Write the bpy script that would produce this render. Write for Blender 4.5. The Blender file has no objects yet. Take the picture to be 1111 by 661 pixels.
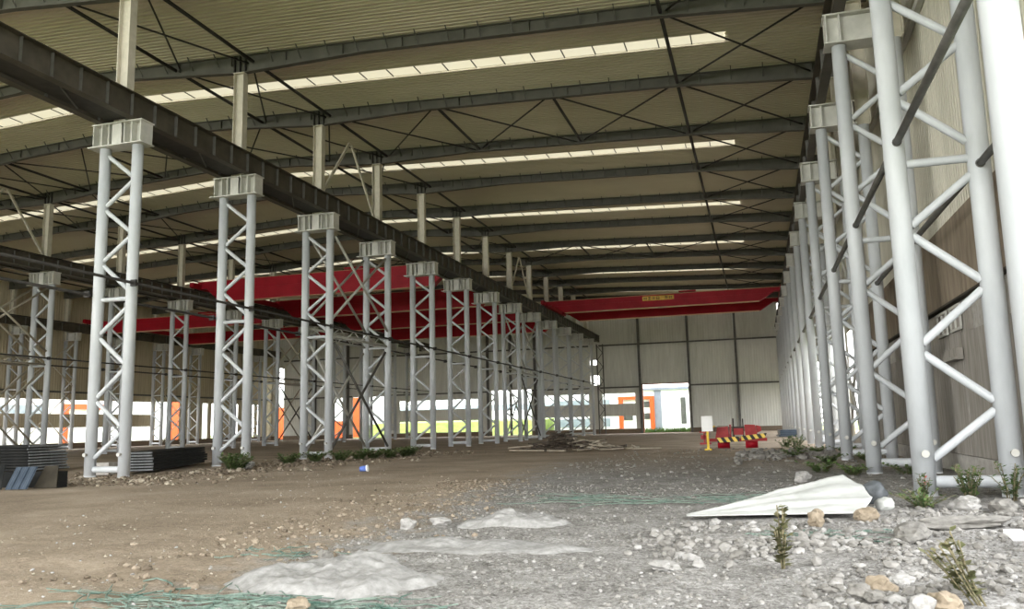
import bpy, math, random
from mathutils import Vector, Matrix, noise
random.seed(7)
PI = math.pi
SC = bpy.context.scene
COL = SC.collection
# ------------------------------------------------------------------ materials
def node(nt, t, x=None, **kw):
    n = nt.nodes.new(t)
    for k, v in kw.items():
        if k.startswith('i_'):
            n.inputs[k[2:].replace('_', ' ')].default_value = v
        else:
            setattr(n, k, v)
    return n
def base_mat(name, rough=.6, metal=0., spec=.3):
    m = bpy.data.materials.new(name); m.use_nodes = True
    nt = m.node_tree; b = nt.nodes['Principled BSDF']
    b.inputs['Roughness'].default_value = rough; b.inputs['Metallic'].default_value = metal
    b.inputs['Specular IOR Level'].default_value = spec
    return m, nt, b
def mottled(name, c1, c2, scale=3., rough=.6, metal=0., spec=.3, bump=0., stretch=(1, 1, 1), detail=6, lo=.35, hi=.65, obj=True):
    """two colours of the same surface mixed by noise (wear, dirt, weathering)"""
    m, nt, b = base_mat(name, rough, metal, spec); L = nt.links
    tc = node(nt, 'ShaderNodeTexCoord'); mp = node(nt, 'ShaderNodeMapping')
    mp.inputs['Scale'].default_value = stretch
    L.new(tc.outputs['Object'], mp.inputs['Vector'])
    nz = node(nt, 'ShaderNodeTexNoise', i_Scale=scale, i_Detail=detail, i_Roughness=.6)
    L.new(mp.outputs[0], nz.inputs['Vector'])
    r = node(nt, 'ShaderNodeValToRGB')
    r.color_ramp.elements[0].position = lo; r.color_ramp.elements[0].color = (*c1, 1)
    r.color_ramp.elements[1].position = hi; r.color_ramp.elements[1].color = (*c2, 1)
    L.new(nz.outputs['Fac'], r.inputs[0]); L.new(r.outputs[0], b.inputs['Base Color'])
    if bump:
        bp = node(nt, 'ShaderNodeBump', i_Strength=bump, i_Distance=.02)
        L.new(nz.outputs['Fac'], bp.inputs['Height']); L.new(bp.outputs[0], b.inputs['Normal'])
    return m
M = {}
M['white_paint'] = mottled('white_paint', (.42, .44, .455), (.52, .54, .555), 1.6, .45, stretch=(1, 1, .3))
M['grey_white'] = mottled('grey_white', (.40, .40, .365), (.50, .49, .45), 2., .5, stretch=(1, 1, .4))
M['cap_paint'] = mottled('cap_paint', (.46, .455, .42), (.56, .55, .51), 2.5, .5)
M['beige_paint'] = mottled('beige_paint', (.44, .41, .33), (.54, .50, .41), 2.5, .5)
M['beam_steel'] = mottled('beam_steel', (.05, .043, .032), (.085, .073, .055), 1.2, .55)
M['rafter_steel'] = mottled('rafter_steel', (.068, .065, .055), (.10, .096, .08), 1.0, .55)
M['dark_steel'] = mottled('dark_steel', (.022, .02, .018), (.04, .036, .032), 3., .6)
M['tie_steel'] = mottled('tie_steel', (.07, .068, .06), (.11, .105, .095), 3., .5)
M['crane_red'] = mottled('crane_red', (.25, .003, .011), (.32, .006, .016), .8, .5, spec=.2)
M['crane_edge'] = mottled('crane_edge', (.50, .30, .18), (.60, .38, .22), 2., .5)
M['bogie_red'] = mottled('bogie_red', (.27, .012, .014), (.36, .028, .028), 3., .5)
M['yellow'] = mottled('yellow', (.70, .48, .03), (.80, .58, .06), 4., .5)
M['plate_yellow'] = mottled('plate_yellow', (.62, .36, .05), (.72, .44, .09), 4., .5)
M['black'] = mottled('black', (.012, .012, .012), (.03, .03, .03), 4., .6)
M['ceiling_sheet'] = mottled('ceiling_sheet', (.49, .44, .335), (.58, .525, .41), .25, .42, spec=.5, stretch=(.5, 1, 1))
M['wall_sheet'] = mottled('wall_sheet', (.50, .50, .455), (.58, .58, .53), .6, .55, stretch=(3, 3, .4))
M['side_sheet'] = mottled('side_sheet', (.46, .44, .365), (.56, .535, .45), .6, .55, stretch=(3, 3, .4))
M['brown_board'] = mottled('brown_board', (.17, .135, .095), (.27, .22, .165), 2.2, .8, stretch=(1, 2, .35), bump=.2)
M['grey_board'] = mottled('grey_board', (.21, .19, .165), (.33, .31, .28), 2.5, .8, stretch=(1, 3, .3), bump=.2)
M['brick'] = None
M['tarp'] = mottled('tarp', (.37, .38, .36), (.46, .47, .45), 3., .6, bump=.15)
M['blue_sheet'] = mottled('blue_sheet', (.028, .042, .062), (.048, .067, .092), 3., .6)
M['dark_sheet'] = mottled('dark_sheet', (.010, .011, .011), (.022, .022, .021), 2., .7, spec=.1)
M['sheet_edge'] = mottled('sheet_edge', (.13, .14, .145), (.22, .23, .235), 6., .5)
M['brown_sheet'] = mottled('brown_sheet', (.022, .018, .011), (.038, .031, .02), 3., .7)
M['rust_bar'] = mottled('rust_bar', (.035, .028, .022), (.10, .08, .06), 5., .7)
M['pale_bar'] = mottled('pale_bar', (.26, .225, .17), (.38, .34, .27), 5., .7)
M['leaf'] = mottled('leaf', (.05, .10, .025), (.13, .20, .06), 6., .6)
M['dry_leaf'] = mottled('dry_leaf', (.07, .08, .03), (.15, .14, .07), 6., .7)
M['stem'] = mottled('stem', (.12, .11, .06), (.20, .17, .10), 6., .7)
M['net_green'] = mottled('net_green', (.06, .12, .095), (.20, .25, .21), 3., .5)
M['rock_grey'] = mottled('rock_grey', (.13, .124, .112), (.23, .22, .20), 7., .9, bump=.4)
M['rock_tan'] = mottled('rock_tan', (.21, .17, .12), (.30, .25, .185), 7., .9, bump=.4)
M['rock_white'] = mottled('rock_white', (.24, .235, .22), (.36, .35, .335), 7., .9, bump=.4)
M['rock_mid'] = mottled('rock_mid', (.18, .172, .158), (.28, .27, .25), 7., .9, bump=.4)
M['clod_dark'] = mottled('clod_dark', (.10, .08, .058), (.18, .145, .105), 7., .95, bump=.4)
M['clod'] = mottled('clod', (.19, .155, .115), (.30, .25, .19), 7., .95, bump=.4)
M['powder'] = mottled('powder', (.215, .212, .203), (.35, .345, .335), 9., .95, bump=.5, detail=10)
M['orange_clad'] = mottled('orange_clad', (.52, .075, .015), (.58, .09, .02), 2., .6)
M['white_clad'] = mottled('white_clad', (.74, .76, .78), (.8, .82, .84), 1., .6)
M['blue_clad'] = mottled('blue_clad', (.17, .19, .24), (.20, .22, .27), 1., .6)
M['glass_dark'] = mottled('glass_dark', (.05, .055, .05), (.08, .08, .075), 1., .25)
M['glass_pale'] = mottled('glass_pale', (.17, .21, .25), (.26, .30, .33), .5, .3)
M['grass'] = mottled('grass', (.10, .15, .04), (.18, .24, .07), 3., .9)
M['bank_grass'] = mottled('bank_grass', (.13, .19, .035), (.19, .25, .06), 1., .9)
M['blue_cup'] = mottled('blue_cup', (.08, .14, .45), (.14, .22, .55), 5., .5)
M['sign_white'] = mottled('sign_white', (.84, .84, .82), (.88, .88, .86), 4., .4)
M['bag_grey'] = mottled('bag_grey', (.07, .08, .085), (.13, .14, .15), 6., .7, bump=.3)
M['concrete'] = mottled('concrete', (.30, .285, .26), (.42, .40, .37), 5., .9, bump=.2)

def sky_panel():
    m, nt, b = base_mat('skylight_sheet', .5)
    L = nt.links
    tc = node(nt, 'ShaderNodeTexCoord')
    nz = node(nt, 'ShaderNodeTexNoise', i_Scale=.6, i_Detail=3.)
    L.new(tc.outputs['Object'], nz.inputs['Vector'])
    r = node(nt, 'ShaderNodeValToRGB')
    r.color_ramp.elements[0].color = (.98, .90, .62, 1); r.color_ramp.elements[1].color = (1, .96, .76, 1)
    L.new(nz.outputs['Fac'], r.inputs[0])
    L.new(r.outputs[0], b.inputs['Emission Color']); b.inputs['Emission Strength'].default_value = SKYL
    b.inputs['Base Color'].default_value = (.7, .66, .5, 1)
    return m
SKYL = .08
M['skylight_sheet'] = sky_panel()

def brick_mat():
    m, nt, b = base_mat('brick_plinth', .9); L = nt.links
    tc = node(nt, 'ShaderNodeTexCoord'); mp = node(nt, 'ShaderNodeMapping')
    mp.inputs['Rotation'].default_value = (PI/2, 0, 0)
    L.new(tc.outputs['Object'], mp.inputs['Vector'])
    br = node(nt, 'ShaderNodeTexBrick', i_Scale=4.)
    br.inputs['Color1'].default_value = (.16, .115, .08, 1); br.inputs['Color2'].default_value = (.11, .08, .055, 1)
    br.inputs['Mortar'].default_value = (.20, .17, .13, 1)
    L.new(mp.outputs[0], br.inputs['Vector']); L.new(br.outputs[0], b.inputs['Base Color'])
    return m
M['brick'] = brick_mat()

def hazard_mat():
    m, nt, b = base_mat('hazard_stripe', .5); L = nt.links
    tc = node(nt, 'ShaderNodeTexCoord'); mp = node(nt, 'ShaderNodeMapping')
    mp.inputs['Rotation'].default_value = (0, math.radians(32), 0)
    L.new(tc.outputs['Object'], mp.inputs['Vector'])
    w = node(nt, 'ShaderNodeTexWave', i_Scale=.95); w.wave_type = 'BANDS'; w.bands_direction = 'X'
    L.new(mp.outputs[0], w.inputs['Vector'])
    r = node(nt, 'ShaderNodeValToRGB'); r.color_ramp.interpolation = 'CONSTANT'
    r.color_ramp.elements[0].color = (.02, .018, .015, 1)
    r.color_ramp.elements[1].position = .5; r.color_ramp.elements[1].color = (.78, .55, .10, 1)
    L.new(w.outputs['Fac'], r.inputs[0]); L.new(r.outputs[0], b.inputs['Base Color'])
    return m
M['hazard'] = hazard_mat()

def ground_mat():
    """dry brown dirt track on one side, grey crushed stone on the other"""
    m, nt, b = base_mat('dirt_and_gravel', .95, spec=.1); L = nt.links
    g = node(nt, 'ShaderNodeNewGeometry')
    sep = node(nt, 'ShaderNodeSeparateXYZ'); L.new(g.outputs['Position'], sep.inputs[0])
    def mth(op, a, bb=None, clamp=False):
        n = node(nt, 'ShaderNodeMath', operation=op, use_clamp=clamp)
        for i, v in enumerate((a, bb)):
            if v is None: continue
            if isinstance(v, (int, float)): n.inputs[i].default_value = v
            else: L.new(v, n.inputs[i])
        return n.outputs[0]
    def nz(s, d=6., rough=.6):
        n = node(nt, 'ShaderNodeTexNoise', i_Scale=s, i_Detail=d, i_Roughness=rough)
        L.new(g.outputs['Position'], n.inputs['Vector']); return n.outputs['Fac']
    big = nz(.35, 4.); mid = nz(1.6, 5.); fine = nz(16., 6., .75); vfine = nz(60., 3., .7)
    # grey where x > -5.6 - .1*(y-6), fading out with depth beyond 40 m
    e = mth('ADD', mth('ADD', sep.outputs[0], 5.4), mth('MULTIPLY', mth('SUBTRACT', sep.outputs[1], 6.), .10))
    e = mth('ADD', e, mth('MULTIPLY', mth('SUBTRACT', mid, .5), 5.))
    e = mth('ADD', e, mth('MULTIPLY', mth('SUBTRACT', big, .5), 3.))
    mask = mth('ADD', mth('MULTIPLY', e, .55), .35, True)
    far = mth('SUBTRACT', 1., mth('MULTIPLY', mth('SUBTRACT', sep.outputs[1], 24.), .06), True)
    far = mth('MULTIPLY', far, 1., True)
    mask = mth('MULTIPLY', mask, far, True)
    def ramp(f, cols):
        r = node(nt, 'ShaderNodeValToRGB')
        el = r.color_ramp.elements
        el[0].position, el[0].color = cols[0][0], (*cols[0][1], 1)
        el[1].position, el[1].color = cols[-1][0], (*cols[-1][1], 1)
        for p, c in cols[1:-1]:
            q = el.new(p); q.color = (*c, 1)
        L.new(f, r.inputs[0]); return r.outputs[0]
    def peb(sc):
        n = node(nt, 'ShaderNodeTexVoronoi', i_Scale=sc); L.new(g.outputs['Position'], n.inputs['Vector'])
        q = node(nt, 'ShaderNodeSeparateColor'); L.new(n.outputs['Color'], q.inputs[0]); return q.outputs[0], n.outputs['Distance']
    pa, da = peb(22.); pb, db = peb(48.)
    cell = mth('ADD', mth('MULTIPLY', pa, .5), mth('MULTIPLY', pb, .5))
    spk = mth('ADD', mth('MULTIPLY', fine, .40), mth('ADD', mth('MULTIPLY', vfine, .30), mth('MULTIPLY', cell, .30)))
    brown = ramp(mth('ADD', mth('MULTIPLY', spk, .5), mth('MULTIPLY', big, .5)),
                 [(.33, (.17, .137, .102)), (.49, (.315, .258, .195)), (.66, (.45, .38, .30))])
    grey = ramp(mth('ADD', mth('MULTIPLY', spk, .7), mth('MULTIPLY', mid, .3)),
                [(.34, (.06, .056, .05)), (.44, (.175, .168, .157)), (.52, (.27, .262, .248)), (.64, (.44, .432, .415))])
    mx = node(nt, 'ShaderNodeMix', data_type='RGBA'); L.new(mask, mx.inputs[0])
    L.new(brown, mx.inputs[6]); L.new(grey, mx.inputs[7])
    L.new(mx.outputs[2], b.inputs['Base Color'])
    bp = node(nt, 'ShaderNodeBump', i_Strength=.9, i_Distance=.035)
    L.new(spk, bp.inputs['Height']); L.new(bp.outputs[0], b.inputs['Normal'])
    return m
M['ground'] = ground_mat()
# ------------------------------------------------------------------ mesh builder
class MB:
    def __init__(s): s.v, s.f, s.sm, s.mi, s.m = [], [], [], [], 0
    def face(s, idx, smooth=False): s.f.append(idx); s.sm.append(smooth); s.mi.append(s.m)
    def box(s, x0, x1, y0, y1, z0, z1):
        b = len(s.v)
        s.v += [(x, y, z) for z in (z0, z1) for y in (y0, y1) for x in (x0, x1)]
        for q in ((0, 2, 3, 1), (4, 5, 7, 6), (0, 1, 5, 4), (2, 6, 7, 3), (0, 4, 6, 2), (1, 3, 7, 5)):
            s.face([b+i for i in q])
        return s
    def bar(s, p, q, w, h, up=(0, 0, 1)):
        """rectangular bar from p to q"""
        p, q = Vector(p), Vector(q); d = (q-p).normalized(); u = Vector(up)
        if abs(d.dot(u)) > .98: u = Vector((0, 1, 0))
        a = d.cross(u).normalized(); c = a.cross(d)
        b = len(s.v)
        for e in (p, q):
            for i, j in ((-1, -1), (1, -1), (1, 1), (-1, 1)):
                s.v.append(tuple(e+a*(i*w/2)+c*(j*h/2)))
        for i in range(4): s.face([b+i, b+(i+1) % 4, b+4+(i+1) % 4, b+4+i])
        s.face([b+3, b+2, b+1, b]); s.face([b+4, b+5, b+6, b+7])
        return s
    def tube(s, p, q, r, n=10, r2=None, caps=True):
        p, q = Vector(p), Vector(q); d = (q-p).normalized()
        u = Vector((0, 0, 1)) if abs(d.z) < .9 else Vector((0, 1, 0))
        a = d.cross(u).normalized(); c = a.cross(d); b = len(s.v)
        for e, rr in ((p, r), (q, r if r2 is None else r2)):
            for i in range(n):
                t = 2*PI*i/n; s.v.append(tuple(e+(a*math.cos(t)+c*math.sin(t))*rr))
        for i in range(n): s.face([b+i, b+n+i, b+n+(i+1) % n, b+(i+1) % n], True)
        if caps:
            s.face([b+i for i in range(n)]); s.face([b+n+i for i in range(n-1, -1, -1)])
        return s
    def path(s, pts, r, n=6):
        for a, b in zip(pts[:-1], pts[1:]): s.tube(a, b, r, n)
        return s
    def prism(s, poly, y0, y1, axis='y'):
        """polygon extruded along an axis; poly pairs are (x,z) for y, (y,z) for x, (x,y) for z"""
        n = len(poly); b = len(s.v)
        for t in (y0, y1):
            for a, c in poly:
                s.v.append((a, t, c) if axis == 'y' else ((t, a, c) if axis == 'x' else (a, c, t)))
        s.face([b+i for i in range(n)]); s.face([b+n+i for i in range(n-1, -1, -1)])
        for i in range(n): s.face([b+i, b+n+i, b+n+(i+1) % n, b+(i+1) % n])
        return s
    def mesh(s, name):
        me = bpy.data.meshes.new(name); me.from_pydata(s.v, [], s.f)
        me.polygons.foreach_set('use_smooth', s.sm); me.polygons.foreach_set('material_index', s.mi)
        me.update(); return me
    def build(s, name, mat, parent=None, fix=True):
        me = s.mesh(name)
        for mm in (mat if isinstance(mat, (list, tuple)) else [mat]): me.materials.append(M[mm] if isinstance(mm, str) else mm)
        if fix:
            import bmesh
            bm = bmesh.new(); bm.from_mesh(me); bmesh.ops.recalc_face_normals(bm, faces=bm.faces); bm.to_mesh(me); bm.free()
        return link(name, me, parent)
def link(name, me, parent=None, loc=None):
    o = bpy.data.objects.new(name, me); COL.objects.link(o)
    if parent is not None: o.parent = parent
    if loc is not None: o.location = loc
    return o
USED = {}
def tag(o, label, cat, group=None, kind='thing'):
    o['label'] = label; o['category'] = cat
    if group: o['group'] = group
    if kind: o['kind'] = kind
    return o
def thing(name, label, cat, loc=(0, 0, 0), rz=0, group=None):
    o = bpy.data.objects.new(name, None); COL.objects.link(o)
    o.location = loc; o.rotation_euler = (0, 0, rz)
    return tag(o, label, cat, group)
def struct(o): o['kind'] = 'structure'; return o
def dup(root, loc, label, rz=None, group=None):
    def cp(o, par):
        c = o.copy(); COL.objects.link(c)
        if par is not None: c.parent = par
        for ch in o.children: cp(ch, c)
        return c
    r = cp(root, None); r.location = loc
    if rz is not None: r.rotation_euler = (0, 0, rz)
    r['label'] = label
    if group: r['group'] = group
    return r
ORD = ['first', 'second', 'third', 'fourth', 'fifth', 'sixth', 'seventh', 'eighth', 'ninth', 'tenth', 'eleventh',
       'twelfth', 'thirteenth', 'fourteenth', 'fifteenth', 'sixteenth', 'seventeenth']
# ------------------------------------------------------------------ the hall
S = 7.5; D0 = 25.308
def Y(n): return D0 + n*S
AX = (-23.816, -22.297); RX = (2.996, 4.45); BX = (-50.7, -49.2); CX = (-77.6, -76.1)
ZC = 12.49                                   # underside of the column heads
ZH = 13.43                                   # top of the heads, underside of the runway girders
ZB = 14.40                                   # top of the runway girders
RIDGE = -36.5
YE = Y(13)                                   # end wall
YF = Y(-5) - 1.2                             # open front of the hall
XL, XRW = -78.6, 5.25                        # side walls
def zt(x): return 20.12 - .042*abs(x-RIDGE)   # top of the rafters
def zdep(x): 
    d = min(abs(x-c) for c in (4.5, -23.05, -49.95, -76.9))
    return .56 + .34*max(0., 1-d/6.5)
# ---- ground
def gz(x, y):
    near = max(0., min(1., (30-y)/22))
    h = .035*noise.noise((x*.5, y*.5, 0)) + .04*near*noise.noise((x*1.7, y*1.7, 3)) + .022*near*noise.noise((x*5, y*5, 5)) + .014*near*noise.noise((x*13, y*13, 8))
    return h - .06
def make_ground():
    b = MB()
    xs = []
    x = -95.
    while x < -9: xs.append(x); x += 1.2 if x < -26 else .7
    x = -9.
    while x < 5: xs.append(x); x += .07
    while x < 12: xs.append(x); x += .6
    ys = []; y = -6.
    while y < 5: ys.append(y); y += 1.
    while y < 20: ys.append(y); y += .05 + .004*max(0, y-6)
    while y < 60: ys.append(y); y += .5
    while y < 123.2: ys.append(y); y += 1.5
    ys.append(123.4)
    nx = len(xs)
    for yy in ys:
        for xx in xs: b.v.append((xx, yy, gz(xx, yy)))
    for j in range(len(ys)-1):
        for i in range(nx-1):
            k = j*nx+i; b.face([k, k+1, k+1+nx, k+nx], True)
    return b.build('floor', 'ground', fix=False)
struct(make_ground())
# ---- corrugated sheets
def rib_profile(a0, a1, period, depth):
    """list of (along, offset) of a trapezoid rib profile"""
    out = [(a0, 0.)]; n = max(1, int((a1-a0)/period)); p = (a1-a0)/n
    for i in range(n):
        s = a0+i*p
        out += [(s+.30*p, 0.), (s+.40*p, depth), (s+.80*p, depth), (s+.90*p, 0.)]
    out.append((a1, 0.)); return out
def ribbed_wall(b, axis, at, rects, period=.3, depth=.035, sgn=1):
    for u0, u1, z0, z1 in rects:
        pr = rib_profile(u0, u1, period, depth); k = len(b.v)
        for u, o in pr:
            for z in (z0, z1):
                b.v.append((u, at-sgn*o, z) if axis == 'y' else (at-sgn*o, u, z))
        for i in range(len(pr)-1): b.face([k+2*i, k+2*i+2, k+2*i+3, k+2*i+1])
# ceiling: ribs run across the hall, in strips between the skylight slots
def make_ceiling():
    b = MB(); xs = [XL-.1, RIDGE, XRW+.1]
    SKX = (-72.6, -.42)
    slots = [Y(n)+S/2 for n in (-1, 1, 3, 5, 7, 9, 11)]
    def strip(y0, y1, xs):
        pr = rib_profile(y0, y1, .28, .075); k = len(b.v); n = len(xs)
        for y, o in pr:
            for x in xs: b.v.append((x, y, zt(x)+.115-o))
        for i in range(len(pr)-1):
            for j in range(n-1): b.face([k+i*n+j, k+i*n+j+1, k+(i+1)*n+j+1, k+(i+1)*n+j])
    prev = YF
    for s in slots:
        strip(prev, s-.46, xs); strip(s-.46, s+.46, [SKX[1], XRW+.1]); strip(s-.46, s+.46, [XL-.1, SKX[0]])
        prev = s+.46
    strip(prev, YE+.1, xs)
    o = b.build('ceiling', 'ceiling_sheet', fix=False); struct(o)
    wh = {-1: 'over the nearest bay', 1: 'crossing between the second and third rafters', 3: 'crossing between the fourth and fifth rafters',
          5: 'crossing between the sixth and seventh rafters', 7: 'crossing between the eighth and ninth rafters',
          9: 'crossing between the tenth and eleventh rafters', 11: 'crossing just before the end wall'}
    for s, n in zip(slots, (-1, 1, 3, 5, 7, 9, 11)):
        if n < 0: continue
        b = MB(); x = SKX[1]
        joints = []
        while x > SKX[0]+.2:
            x2 = max(x-1.5, SKX[0])
            for a, c in ((x, x2),):
                if a > RIDGE > c: c = RIDGE; x2 = RIDGE
                k = len(b.v)
                for xx in (a, c):
                    for yy in (s-.455, s+.455): b.v.append((xx, yy, zt(xx)+.085))
                b.face([k, k+1, k+3, k+2])
                joints.append(c)
            x = x2
        t = thing('skylight', 'long cream translucent roof light strip ' + wh[n], 'skylight', (0, 0, 0), 0, 'skylight strips across the roof')
        b.build('translucent_panel', 'skylight_sheet', t, fix=False); 
        fr = MB(); fr.bar((0, s-.452, .062), (0, s+.452, .062), .05, .035); jm = None
        for c in joints:
            if jm is None: o = fr.build('joint_bar', 'rafter_steel', t); jm = o.data; o.location = (c, 0, zt(c))
            else: link('joint_bar', jm, t, (c, 0, zt(c)))
make_ceiling()
# ---- end wall (y = YE)
WO = [(-77.55, -76.35, .15, 11.9), (-67.0, -65.3, .15, 6.6), (-63.5, -58.0, .05, 6.6), (-55.2, -41.7, .66, 2.45), (-55.2, -41.7, 4.25, 5.7), (-39.7, -33.35, .02, 6.86),
      (-31.4, -24.4, .66, 2.5), (-31.4, -24.4, 4.3, 5.85), (-22.3, -17.45, .66, 2.5), (-22.3, -17.45, 4.3, 5.85), (-16.4, -9.5, .02, 7.05),
      (-24.0, -22.7, 7.2, 8.6), (-24.0, -22.9, 10.2, 10.9), (-2.85, -2.55, 15.0, 16.7), (3.3, 4.1, 14.8, 17.9), (-2.8, -2.6, 6.9, 7.6)]
def cut_rects(u0, u1, z0, z1f, holes):
    us = sorted({u0, u1, *[h[0] for h in holes], *[h[1] for h in holes]})
    us = [u for u in us if u0 <= u <= u1]
    out = []
    for a, b in zip(us[:-1], us[1:]):
        hs = sorted((h[2], h[3]) for h in holes if h[0] < (a+b)/2 < h[1])
        z = z0; top = z1f((a+b)/2)
        for h0, h1 in hs:
            if h0 > z+.01: out.append((a, b, z, h0))
            z = max(z, h1)
        if z < top: out.append((a, b, z, top))
    return out
def split_wide(rs, w=9.):
    out = []
    for u0, u1, z0, z1 in rs:
        n = max(1, int(math.ceil((u1-u0)/w)))
        for i in range(n): out.append((u0+(u1-u0)*i/n, u0+(u1-u0)*(i+1)/n, z0, z1))
    return out
b = MB()
ribbed_wall(b, 'y', YE, cut_rects(XL, XRW, .62, lambda x: zt(x)+.1, WO), .36, .04)
struct(b.build('wall_end', 'wall_sheet', fix=False))
b = MB()
for r in cut_rects(XL, XRW, -.15, lambda x: .62, [h for h in WO if h[2] < .3]): b.box(r[0], r[1], YE-.12, YE+.12, r[2], r[3])
struct(b.build('baseboard_end', 'brick'))
# girts and posts of the end wall
b = MB()
def girt(x0, x1, z): b.box(x0, x1, YE-.30, YE-.13, z-.11, z+.11)
for x0, x1 in ((-76.3, -67.2), (-65.1, -63.6), (-57.9, -39.8), (-33.2, -24.2), (-22.6, -16.7), (-9.3, 4.2)): girt(x0, x1, 6.72)
for x0, x1 in ((-76.3, -24.2), (-22.6, 3.2)): girt(x0, x1, 13.05)
struct(b.build('trim_1', 'tie_steel'))
k = 0
for x, z1 in ((-70.3, 17.8), (-64.3, 18.0), (-57.2, 18.3), (-43.4, 18.9), (-40.2, 18.9), (-36.5, 19.0), (-32.6, 19.0), (-29.4, 18.9), (-16.6, 18.4), (-9.42, 18.1), (-2.7, 17.8)):
    b = MB(); b.box(x-.16, x+.16, YE-.28, YE-.12, -.1, z1)
    b.box(x-.05, x+.05, YE-.52, YE-.28, -.1, z1); b.box(x-.16, x+.16, YE-.55, YE-.52, -.1, z1)
    near = {-16.6: 'left of the open door in the end wall', -9.42: 'right of the open door in the end wall', -2.7: 'in the right half of the end wall'}.get(
        x, ORD[k]+' from the left along the end wall')
    tag(b.build('wall_post', 'tie_steel'), 'dark steel I-section wall post ' + near, 'post', 'end wall posts'); k += 1
# open door frame in the end wall, reddish lintel
b = MB()
b.box(-16.42, -16.25, YE-.16, YE+.1, .0, 7.1); b.box(-9.66, -9.48, YE-.16, YE+.1, .0, 7.1); b.box(-16.42, -9.48, YE-.16, YE+.1, 6.98, 7.14)
struct(b.build('trim_2', mottled('door_primer', (.30, .13, .09), (.36, .17, .12), 2., .6)))
# ---- left side wall
LO = [(60, 94.2, .66, 2.45), (60, 94.2, 4.05, 5.7), (94.6, 97.1, .66, 5.8), (97.6, 99.4, .3, 5.8), (104.6, 105.7, .62, 5.75), (106.7, 107.4, .62, 5.75),
      (112.1, 113.2, .62, 5.75), (116.4, 117.6, .62, 5.75), (118.6, 119.4, .62, 5.75)]
b = MB(); ribbed_wall(b, 'x', XL, cut_rects(YF, YE, .62, lambda y: zt(XL)+.1, LO), .36, .04, -1)
struct(b.build('wall_left', mottled('tan_sheet', (.42, .36, .25), (.52, .45, .32), .6, .55, stretch=(3, 3, .4)), fix=False))
b = MB(); b.box(XL-.12, XL+.12, YF, YE-.2, -.15, .62); struct(b.build('baseboard_left', 'brick'))
b = MB()
for z in (6.6, 14.25): b.box(XL+.06, XL+.24, YF, YE-.4, z-.11, z+.11)
struct(b.build('trim_3', 'tie_steel'))
# ---- right side wall: ribbed sheet above, boarding below, open beyond
RO = [(46+7.5*k, 52.2+7.5*k, .5, 6.4) for k in range(10)]
b = MB()
ribbed_wall(b, 'x', XRW, cut_rects(YF, 41.5, 6.55, lambda y: zt(XRW)+.1, []) + cut_rects(41.5, YE, .4, lambda y: zt(XRW)+.1, RO), .25, .035)
struct(b.build('wall_right', 'side_sheet', fix=False))
b = MB(); b.box(XRW-.1, XRW+.15, YF, YE-.2, -.15, .42); struct(b.build('baseboard_right', 'concrete'))
b = MB()
for z in (13.2,): b.box(XRW-.22, XRW-.05, YF, YE-.4, z-.1, z+.1)
struct(b.build('trim_4', 'grey_white'))
bn = 0
for y0 in [15.2+2.63*i for i in range(10)]:
    y1 = min(y0+2.59, 41.45)
    pl = ORD[bn]+' along the right wall above the grey boards'
    b = MB(); b.box(XRW-.12, XRW-.075, y0, y1, 4.52, 6.62)
    tag(b.build('plywood_sheet', 'brown_board'), 'weathered brown plywood sheet, ' + pl, 'board', 'brown sheets on the right wall'); bn += 1
bn = 0; rr = random.Random(5)
y = 15.2
while y < 41:
    w = rr.choice((.95, 1.2, 1.5)); y1 = min(y+w-.02, 41.45)
    top = 3.55 if rr.random() < .6 else 4.35
    b = MB(); b.box(XRW-.10-rr.uniform(0, .03), XRW-.03, y, y1, .44, top)
    if bn < 16:
        lb, gp = ('tall' if top > 4 else 'short')+' weathered grey board standing under the brown sheets, '+ORD[bn]+' along the wall', 'grey boards on the right wall'
    else: lb, gp = 'weathered grey board at the far end of the boarded right wall', 'far grey boards on the right wall'
    tag(b.build('timber_board', 'grey_board'), lb, 'board', gp); bn += 1; y += w
b = MB(); b.box(XRW-.02, XRW+.04, 15, 41.45, .42, 6.53); struct(b.build('trim_5', 'concrete'))
b = MB(); b.box(XRW-.20, XRW-.03, 15, 41.4, 4.43, 4.49)
tag(b.build('drip_ledge', 'brown_sheet'), 'thin dark ledge running along the right wall under the brown sheets', 'ledge')
for i, y in enumerate((23.4, 25.0, 30.6)):
    t = thing('vent_window', ['pale framed vent opening under the ledge nearest the corner pipe', 'pale framed vent opening under the ledge, next deeper along the wall', 'pale framed vent opening under the ledge, deepest of three'][i], 'vent', (XRW-.14, y, 3.66), 0, 'vents under the ledge')
    b = MB(); b.box(-.05, 0, 0, 1.2, 0, .07); b.box(-.05, 0, 0, 1.2, .60, .67); b.box(-.05, 0, 0, .09, .075, .595); b.box(-.05, 0, 1.11, 1.2, .075, .595); b.box(-.05, 0, .55, .63, .075, .595)
    b.build('vent_frame', 'grey_white', t); b = MB(); b.box(-.012, -.002, .09, 1.11, .07, .6); b.build('vent_pane', 'grey_board', t)
b = MB(); b.box(XRW-.36, XRW-.14, 23.6, 25.2, 2.9, 2.98); b.box(XRW-.30, XRW-.14, 23.6, 25.2, 2.985, 3.2)
tag(b.build('wall_shelf', 'grey_board'), 'small grey timber box shelf fixed low on the boarded right wall', 'shelf')
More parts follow.
